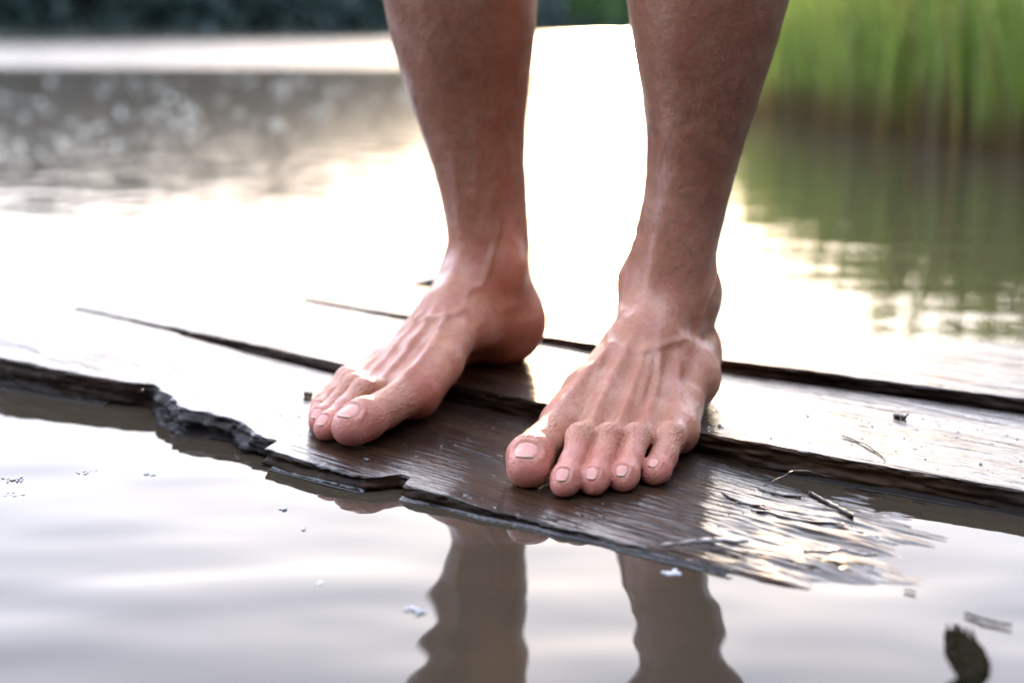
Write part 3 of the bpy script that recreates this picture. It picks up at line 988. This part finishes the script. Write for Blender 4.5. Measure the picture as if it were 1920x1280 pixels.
# unseen trees added on the right and behind the camera to block sky light
def sky_block_tree(i, x, y, s_):
    place_tree(i % 4, x, y, s_, i * 1.3, False, 'tall leafy unseen tree added round the right and rear to block sky light', 'unseen trees added to block sky light')
rt = np.random.default_rng(21)
i = 0
for az in np.arange(58, 236, 7.5):
    for rad, sc in ((7.5, 0.85), (11.5, 1.25)):
        a_ = R(az + rt.uniform(-2, 2)); r_ = rad * rt.uniform(.92, 1.1)
        sky_block_tree(i, math.sin(a_) * r_, math.cos(a_) * r_, sc * rt.uniform(.85, 1.1)); i += 1
# undergrowth closing the gaps at the foot of the trees
def undergrowth():
    rg = np.random.default_rng(9)
    def fn(n):
        sp = rg.uniform(55, dist[-1] - 60, n)
        q = np.stack([np.interp(sp, dist, seg[:, 0]), np.interp(sp, dist, seg[:, 1])], 1)
        q2 = np.stack([np.interp(sp + 1, dist, seg[:, 0]), np.interp(sp + 1, dist, seg[:, 1])], 1)
        td = q2 - q; td /= np.linalg.norm(td, axis=1)[:, None]
        nn = np.stack([-td[:, 1], td[:, 0]], 1)
        return np.concatenate([q + nn * rg.uniform(0.2, 5, (n, 1)), rg.uniform(0.1, 3.4, (n, 1))], 1)
    V, F = leaf_cloud(42000, fn, 0.55, rg)
    o = mesh_obj('undergrowth', V, F, M_LEAF, smooth=False)
    tag(o, 'dark undergrowth at the foot of the far trees', 'undergrowth', kind='stuff')
undergrowth()

# ------------------------------------------------------------------ reeds on the right bank
def reeds():
    rg = np.random.default_rng(12)
    front = np.array([(1.9, 2.3), (1.28, 3.1), (1.06, 3.7), (0.97, 4.4), (0.98, 5.5), (1.13, 7.0), (1.5, 10.0), (2.4, 15.0)])
    L = np.concatenate([[0], np.cumsum(np.linalg.norm(np.diff(front, axis=0), axis=1))])
    n = 15000
    t = rg.uniform(0, 1, n) ** 1.15 * L[-1]
    bx = np.interp(t, L, front[:, 0]); by = np.interp(t, L, front[:, 1])
    off = rg.exponential(0.45, n) * rg.uniform(0.2, 1, n)
    off = np.where(rg.random(n) < .25, rg.uniform(0, 2.4, n), off)
    clump = vnoise(bx * 4 + off * 3, by * 2.2, 0, 7)
    bx = bx + off + 0.05 * clump; by = by + off * 0.25 + rg.normal(0, .2, n); bx = bx + rg.normal(0, .12, n)
    h = rg.uniform(.30, .52, n) * (1 + .22 * clump) * (0.85 + .08 * np.minimum(by, 6)) + 0.12 * np.minimum(off, 1.5)
    w = rg.uniform(.0025, .0055, n) * (1 + by / 10)
    az = rg.uniform(0, 6.28, n); lean = rg.uniform(.03, .42, n) * h
    la = rg.normal(3.4, 1.2, n)
    K = 5
    V = np.zeros((n, K, 2, 3))
    for k in range(K):
        f = k / (K - 1)
        cx = bx + np.cos(la) * lean * f ** 2.2; cy = by + np.sin(la) * lean * f ** 2.2; cz = -0.03 + (h + .03) * (f - .12 * f ** 3 * lean / h * 3)
        ww = w * (1 - f) ** .6 + .0003
        V[:, k, 0] = np.stack([cx - np.cos(az) * ww, cy - np.sin(az) * ww, cz], 1)
        V[:, k, 1] = np.stack([cx + np.cos(az) * ww, cy + np.sin(az) * ww, cz], 1)
    base = (np.arange(n) * K * 2)[:, None]
    F = np.concatenate([np.concatenate([base + 2 * k, base + 2 * k + 1, base + 2 * k + 3, base + 2 * k + 2], 1) for k in range(K - 1)])
    t_ = NT('green_reed_blades')
    pos = t_.n('ShaderNodeNewGeometry').outputs['Position']
    x, y, z = t_.sep(pos)
    p = t_.n('ShaderNodeBsdfPrincipled')
    isl = t_.n('ShaderNodeNewGeometry').outputs['Random Per Island']
    c = t_.mix(isl, (0.12, 0.20, 0.03), (0.30, 0.36, 0.09))
    dry = t_.math('MAXIMUM', t_.math('MULTIPLY', t_.math('SUBTRACT', 1.0, t_.ramp(t_.math('MULTIPLY_ADD', t_.noise(pos, 3.5, 2), -0.22, t_.math('ADD', z, 0.10)), 0.02, 0.15)), 0.95), t_.math('MULTIPLY', t_.math('GREATER_THAN', isl, 0.93), 0.9))
    c = t_.mix(dry, c, (0.13, 0.085, 0.035))
    t_.set(p, 'Base', c); p.inputs['Roughness'].default_value = 0.5
    tr = t_.n('ShaderNodeBsdfTranslucent'); t_.link(c, tr.inputs[0])
    mx = t_.n('ShaderNodeMixShader'); mx.inputs[0].default_value = 0.62
    t_.link(p.outputs[0], mx.inputs[1]); t_.link(tr.outputs[0], mx.inputs[2])
    o = mesh_obj('reeds', V.reshape(-1, 3), F, t_.done(mx.outputs[0]), smooth=True)
    tag(o, 'tall green reeds with brown stems growing out of the water at right', 'reeds', kind='stuff')
    P = np.array([(p[0] + 0.35, p[1]) for p in front])
    rows = []
    for q in P:
        for d, z in ((-.35, -.25), (0, -.02), (.5, .05), (3, .25), (30, 1.2)):
            rows.append((q[0] + d, q[1] + d * .25, z))
    b = mesh_obj('near_bank', rows, grid_faces(len(P), 5), m_simple('bank_mud', (0.03, 0.022, 0.014), (0.06, 0.045, 0.026), 9, 0.8))
    tag(b, 'muddy right bank under the reeds', kind='structure')
reeds()

# ------------------------------------------------------------------ waterline: the water climbs a little up the wood
def meniscus(name, us, vf, lab, reach=0.0036, rise=0.0015):
    ds = np.array([-0.0025, 0, .0008, .0016, .0026, .0038, reach])
    zz = np.array([rise, rise, rise * .62, rise * .38, rise * .2, rise * .08, 0.00008])
    U = us[:, None] + 0 * ds[None]
    amp = (1 + 0.35 * fbm(us * 30, 0 * us, 0, 5, 2))[:, None]
    Vv = vf(us)[:, None] - ds[None] * amp
    Z = (zz[None] * amp) + 0 * U + 0.0002
    x, y = uv2w(U, Vv)
    V = np.stack([x, y, Z], -1).reshape(-1, 3)
    o = mesh_obj(name, V, grid_faces(len(us), len(ds)), M_MEN)
    tag(o, lab, kind='structure')
t_ = NT('climbing_water_film')
p_ = t_.n('ShaderNodeBsdfPrincipled')
p_.inputs['Base Color'].default_value = (0.02, 0.018, 0.016, 1); p_.inputs['Roughness'].default_value = 0.05; p_.inputs['IOR'].default_value = 1.333
p_.inputs['Normal'].default_value = (0, 0, 0)
nz = t_.noise(t_.n('ShaderNodeNewGeometry').outputs['Position'], 240, 3)
t_.set(p_, 'Normal', t_.bump(nz, 0.0006, 0.5))
M_MEN = t_.done(p_.outputs[0])
off_ = lambda u: vfA(u) - 0.0018
meniscus('waterline_film', np.arange(-.50, -.30, .002), off_, 'bright film of water climbing the front plank at far left')
meniscus('waterline_film', np.arange(-.095, -.018, .002), off_, 'bright film of water along the plank edge left of the bolt hole')
meniscus('waterline_film', np.arange(.004, .21, .002), off_, 'bright film of water along the plank edge right of the bolt hole')
meniscus('waterline_film', np.arange(.075, .40, .002), lambda u: vfB(u) - 0.0018, 'bright film of water along the front of the middle plank')

# ------------------------------------------------------------------ bubbles on the water
def dome(r, c, n=8, m=5):
    V = []; F = []
    for i in range(m):
        f = i / (m - 1) * math.pi / 2 * .98
        for k in range(n):
            a = 2 * math.pi * k / n
            V.append((c[0] + r * math.cos(f) * math.cos(a), c[1] + r * math.cos(f) * math.sin(a), c[2] + r * .75 * math.sin(f)))
    for i in range(m - 1):
        for k in range(n):
            F.append((i * n + k, i * n + (k + 1) % n, (i + 1) * n + (k + 1) % n, (i + 1) * n + k))
    F.append(tuple((m - 1) * n + k for k in range(n)))
    return V, F
t_ = NT('bubble_film')
p_ = t_.n('ShaderNodeBsdfPrincipled')
p_.inputs['Base Color'].default_value = (0.5, 0.51, 0.53, 1); p_.inputs['Roughness'].default_value = 0.12; p_.inputs['IOR'].default_value = 1.5
p_.inputs['Coat Weight'].default_value = 1.0; p_.inputs['Transmission Weight'].default_value = 0.15
M_BUB = t_.done(p_.outputs[0])
rb = np.random.default_rng(3)
BUB = [(-0.206, 0.871, 5, .0022, .004, 'cluster of water bubbles floating nearest the chewed plank edge'),
       (-0.284, 0.863, 26, .0009, .006, 'round raft of tiny foam bubbles near the left side'),
       (-0.248, 0.877, 9, .0009, .0045, 'small foam fleck between the round foam raft and the larger bubbles'),
       (-0.277, 0.831, 12, .0010, .006, 'flat foam fleck in front of the round foam raft at far left'),
       (-0.088, 0.688, 6, .0011, .003, 'blurred foam fleck on open water left of the leg reflection'),
       (0.075, 0.703, 14, .0012, .0045, 'white foam fleck inside the reflection of the right-hand leg'),
       (-0.041, 0.656, 9, .0012, .006, 'foam streak at the left edge of the left-hand leg reflection'),
       (-0.107, 0.770, 5, .0008, .003, 'tiny foam fleck below the plank edge'),
       (-0.123, 0.804, 4, .0008, .003, 'tiny foam fleck just under the chewed plank corner')]
for x, y, n, r, sprd, lab in BUB:
    V, F = [], []
    for k in range(n):
        rr = r * rb.uniform(.55, 1.2) * (1.7 if (k == 0 and n < 8) else 1)
        d = rb.normal(0, 1, 2) * sprd * .5
        v, f = dome(rr, (x + d[0], y + d[1] * .8, 0.0001))
        F += [tuple(i + len(V) for i in q) for q in f]; V += v
    tag(mesh_obj('foam_fleck', V, F, M_BUB), lab, 'foam', 'foam flecks floating on the water')

def far_glints():
    rg = np.random.default_rng(15)
    V, F = [], []
    n = 0
    while n < 138:
        row = rg.uniform(140, 322); y = 2933 * .25 / (row - 62); px = rg.uniform(-1000, 400)
        if n > 138: y = rg.uniform(2.3, 3.3); px = rg.uniform(560, 960)
        x = px / 2933 * y
        # added specks imitate sparkle glints, kept to the dark tree reflection
        lim = 325 - 0.17 * (px + 960)
        if n <= 138 and (row > lim or rg.random() < 0.35 * (px + 1000) / 1900): continue
        r = rg.uniform(.0045, .0115) * (y / 5) ** .8
        v, f = dome(r, (x, y, 0.0), 7, 4)
        F += [tuple(i + len(V) for i in q) for q in f]; V += v; n += 1
    t = NT('glint_speck'); p = t.n('ShaderNodeBsdfPrincipled'); p.inputs['Base Color'].default_value = (.36, .38, .33, 1); p.inputs['Roughness'].default_value = .4
    tag(mesh_obj('glint_specks', V, F, t.done(p.outputs[0])), 'scattered pale specks added as glints, blurred to discs on the far dark water', 'foam', kind='stuff')
far_glints()

# ------------------------------------------------------------------ splinters, twigs and grit on the boards
def flake(name, pts, w, th, lab, cat, zf, lift=0.002, mat=None, curl=0.0):
    """thin irregular sliver following pts (u,v); sits on the board surface zf"""
    pts = np.array(pts, float)
    n = 26
    t = np.linspace(0, len(pts) - 1, n)
    U = pchip(np.arange(len(pts)), pts[:, 0], t); Vv = pchip(np.arange(len(pts)), pts[:, 1], t)
    tx, ty = np.gradient(U), np.gradient(Vv); l = np.hypot(tx, ty); nx, ny = -ty / l, tx / l
    f = np.linspace(0, 1, n)
    ww = w * np.sin(np.pi * np.clip(f * .96 + .02, 0, 1)) ** .45 * (1 + .35 * vnoise(f * 9, 0 * f, pts[0, 0] * 50, 3))
    base = zf(U, Vv) + lift * (0.35 + curl * np.sin(np.pi * f) + .4 * vnoise(f * 5, 0 * f, 2.0, 9) ** 2)
    V = []
    for k, (a, b) in enumerate(((-1, 0), (-.5, .8), (.2, 1), (1, .3), (.5, -.6))):
        rough = 1 + .3 * vnoise(f * 22, 0 * f + k, 0, 11)
        x, y = uv2w(U + nx * ww * a * rough, Vv + ny * ww * a * rough)
        V.append(np.stack([x, y, base + th * b * rough * .6], 1))
    V = np.stack(V, 1).reshape(-1, 3)
    F = [tuple(r) for r in grid_faces(n, 5, True)] + [tuple(range(5))[::-1], tuple((n - 1) * 5 + k for k in range(5))]
    o = mesh_obj(name, V, F, mat or M_BARK)
    return tag(o, lab, cat)
zw = lambda u, v: np.maximum(zA(u, v), 0.0004)
flake('twig', [(.171, .052), (.19, .040), (.213, .025)], .0016, .0030, 'short dark twig lying across the wet end of the front plank', 'twig', zw, .002)
flake('wood_splinter', [(.166, .001), (.175, .006), (.186, .005), (.20, .009), (.214, .014)], .0019, .0012, 'long curved splinter lifting at the sinking end of the plank', 'splinter', zw, .0012)
flake('wood_splinter', [(.148, .037), (.160, .037), (.172, .042)], .0018, .0016, 'narrow dark splinter beside the thin grass stem', 'splinter', zw, .0012)
flake('bark_flake', [(.165, -.080), (.176, -.071), (.188, -.059), (.196, -.049)], .0042, .0020, 'black curled bark flake standing up at the front plank edge', 'bark', zw, .004, curl=.8)
flake('bark_flake', [(.222, -.040), (.234, -.033), (.243, -.027), (.251, -.021)], .0026, .0020, 'raised brown bark end poking out of the water', 'bark', zw, .004, curl=.5)
flake('grass_stem', [(.150, .038), (.157, .052), (.163, .068), (.170, .080)], .0005, .0008, 'hair-thin dry grass stem arched over the plank groove', 'grass stem', zw, .006, curl=1.2)
flake('wood_splinter', [(.138, .015), (.149, .010), (.158, .008), (.168, .012)], .0012, .0012, 'wavy thin splinter in front of the little toe', 'splinter', zw, .0012)
flake('wood_chip', [(.146, .196), (.155, .196)], .0022, .003, 'small square wood chip on the middle plank', 'chip', zB, .002)
flake('grass_stem', [(.146, .131), (.164, .124), (.18, .112), (.190, .103)], .0006, .0010, 'bent grass stem stuck to the wet middle plank', 'grass stem', zB, .002)
flake('wood_chip', [(-.180, -.004), (-.173, -.003)], .0022, .004, 'black stub beside the smallest toe of the left-hand foot', 'chip', zA, .003)
flake('twig', [(-.071, -.062), (-.062, -.060)], .0007, .0010, 'tiny twig bit in front of the left-hand big toe', 'twig', zA, .001)
flake('wood_chip', [(-.045, -.078), (-.041, -.078)], .0012, .002, 'tiny black grain near the plank corner', 'chip', zA, .001)
z0 = lambda u, v: 0 * u + 0.0002
flake('wood_chip', [(.280, -.049), (.283, -.0485), (.286, -.0495)], .0009, .0012, 'blurred brown chip floating right of the sunken plank', 'chip', z0, .001)
M_WEED = m_simple('dark_water_weed', (0.006, 0.006, 0.004), (0.016, 0.015, 0.010), 200, 0.95)
for nd in M_WEED.node_tree.nodes:
    if nd.type == 'BSDF_PRINCIPLED': nd.inputs['IOR'].default_value = 1.02
weed = empty('water_weed', (*uv2w(.34, -.11), 0))
tag(weed, 'dark clump of water weed breaking the surface at bottom right', 'weed')
wrn = np.random.default_rng(4)
for k in range(26):
    a0 = wrn.uniform(-.008, .008); b0 = wrn.uniform(-.006, .012)
    fk = flake('stem', [(.316 + a0 * .4 + k * .0003, -.086 + b0), (.329 + a0 * .5 + k * .0003, -.100 + a0 * .5), (.340 + k * .0004, -.118 + a0 * .5), (.349 + wrn.uniform(-.006, .006), -.140), (.356 + wrn.uniform(-.012, .012), -.175)],
               wrn.choice([.0006, .0010, .0016]), .002, 'x', 'x', z0, wrn.uniform(.0005, .0015), M_WEED, curl=wrn.uniform(0, .4))
    del fk['label']; del fk['category']
    fk.parent = weed; fk.matrix_parent_inverse = mathutils.Matrix.Translation(-weed.location)
flake('weed_fleck', [(.314, -.059), (.325, -.061), (.336, -.060)], .0011, .0014, 'small dark weed fleck above the larger weed clump', 'weed', z0, .001, M_WEED)
flake('driftwood', [(-.486, .41), (-.495, .44), (-.506, .477)], .005, .012, 'thin stick of driftwood behind the left-hand leg', 'driftwood', z0, .004)

def specks():
    rg = np.random.default_rng(77)
    V, F = [], []
    def add(u, v, z, r):
        x, y = uv2w(u, v)
        b = len(V)
        for k in range(6):
            a = k * math.pi / 3
            q = rg.uniform(.6, 1.2)
            V.append((x + r * q * math.cos(a), y + r * q * math.sin(a), z - r * .2))
        V.append((x, y, z + r * rg.uniform(.4, .9)))
        for k in range(6): F.append((b + k, b + (k + 1) % 6, b + 6))
    for _ in range(420):
        u = rg.uniform(-.02, .40); v = float(vfB(u)) + rg.uniform(.006, .125)
        add(u, v, float(zB(u, v)) + .0001, rg.uniform(.0003, .0011) * (1 + (rg.random() < .04)))
    for _ in range(260):
        u = rg.uniform(-.45, .22); v = rg.uniform(-.075, .05)
        add(u, v, float(zA(u, v)) + .0002, rg.uniform(.0003, .0009))
    tag(mesh_obj('grit', V, F, M_BARK), 'dark grit scattered over the wet planks', 'grit', kind='stuff')
specks()

# ------------------------------------------------------------------ drops on the skin, fine leg hair
def skin_points(L, N, n, cond, rg):
    ok = np.where(cond(L.P * 1000, N))[0]
    return rg.choice(ok, n)
def drops_and_hair():
    rg = np.random.default_rng(31)
    DV, DF, HV, HF = [], [], [], []
    for L, W in ((legR, VR), (legL, VL)):
        N = L.normals()
        Nw = np.concatenate([N[:, 1:2] * L.f + N[:, 0:1] * L.lat, N[:, 2:3]], 1)
        ids = skin_points(L, N, 240, lambda P, n_: (P[:, 2] > 110) & (P[:, 2] < 300), rg)
        for i in ids:
            r = rg.choice([.0005, .0008, .0013], p=[.60, .34, .06]) * rg.uniform(.8, 1.2)
            c, n = W[i], Nw[i]
            a = np.cross(n, [0.1, 0.2, 1]); a /= np.linalg.norm(a); b = np.cross(n, a)
            base = len(DV)
            for q in range(4):
                f = q / 3 * math.pi / 2 * .97
                for k in range(8):
                    an = k * math.pi / 4
                    p = c + r * math.cos(f) * (math.cos(an) * a + math.sin(an) * b) + n * (r * .6 * math.sin(f)) 
                    if q == 0: p = p - n * .0002
                    DV.append(p)
            for q in range(3):
                for k in range(8):
                    DF.append((base + q * 8 + k, base + q * 8 + (k + 1) % 8, base + (q + 1) * 8 + (k + 1) % 8, base + (q + 1) * 8 + k))
            DF.append(tuple(base + 24 + k for k in range(8)))
        ids = skin_points(L, N, 12000, lambda P, n_: (P[:, 2] > 70) & (P[:, 2] < 330), rg)
        ids = ids[rg.random(len(ids)) < sstep(.07, .22, L.P[ids, 2])]
        P0 = W[ids]; n = Nw[ids]
        m = len(ids)
        d = np.array([0, 0, -1.0]) + rg.normal(0, .35, (m, 3)); d = d - n * (d * n).sum(1)[:, None]; d /= np.linalg.norm(d, axis=1)[:, None]
        Lh = rg.uniform(.003, .008, (m, 1)); sd_ = np.cross(d, n) * .00009
        P1 = P0 + d * Lh * .5 + n * .0008; P2 = P0 + d * Lh + n * .0006
        V = np.stack([P0 - sd_, P0 + sd_, P1 + sd_ * .8, P1 - sd_ * .8, P2], 1).reshape(-1, 3)
        b = (np.arange(m) * 5)[:, None] + sum(len(h) for h in HV)
        HV.append(V)
        HF += [tuple(r) for r in (b + np.array([0, 1, 2, 3]))] + [tuple(r) for r in (b + np.array([3, 2, 4]))]
    tag(mesh_obj('water_droplets', DV, DF, M_CLEAR), 'small clear droplets clinging to the wet legs', 'droplets', kind='stuff')
    h = mesh_obj('leg_hair', np.concatenate(HV), HF, m_simple('fine_hair', (0.10, 0.06, 0.035), (0.2, 0.13, 0.08), 50, 0.4), person)
    h.matrix_parent_inverse = mathutils.Matrix.Translation(-person.location)
    h['kind'] = 'stuff'
drops_and_hair()
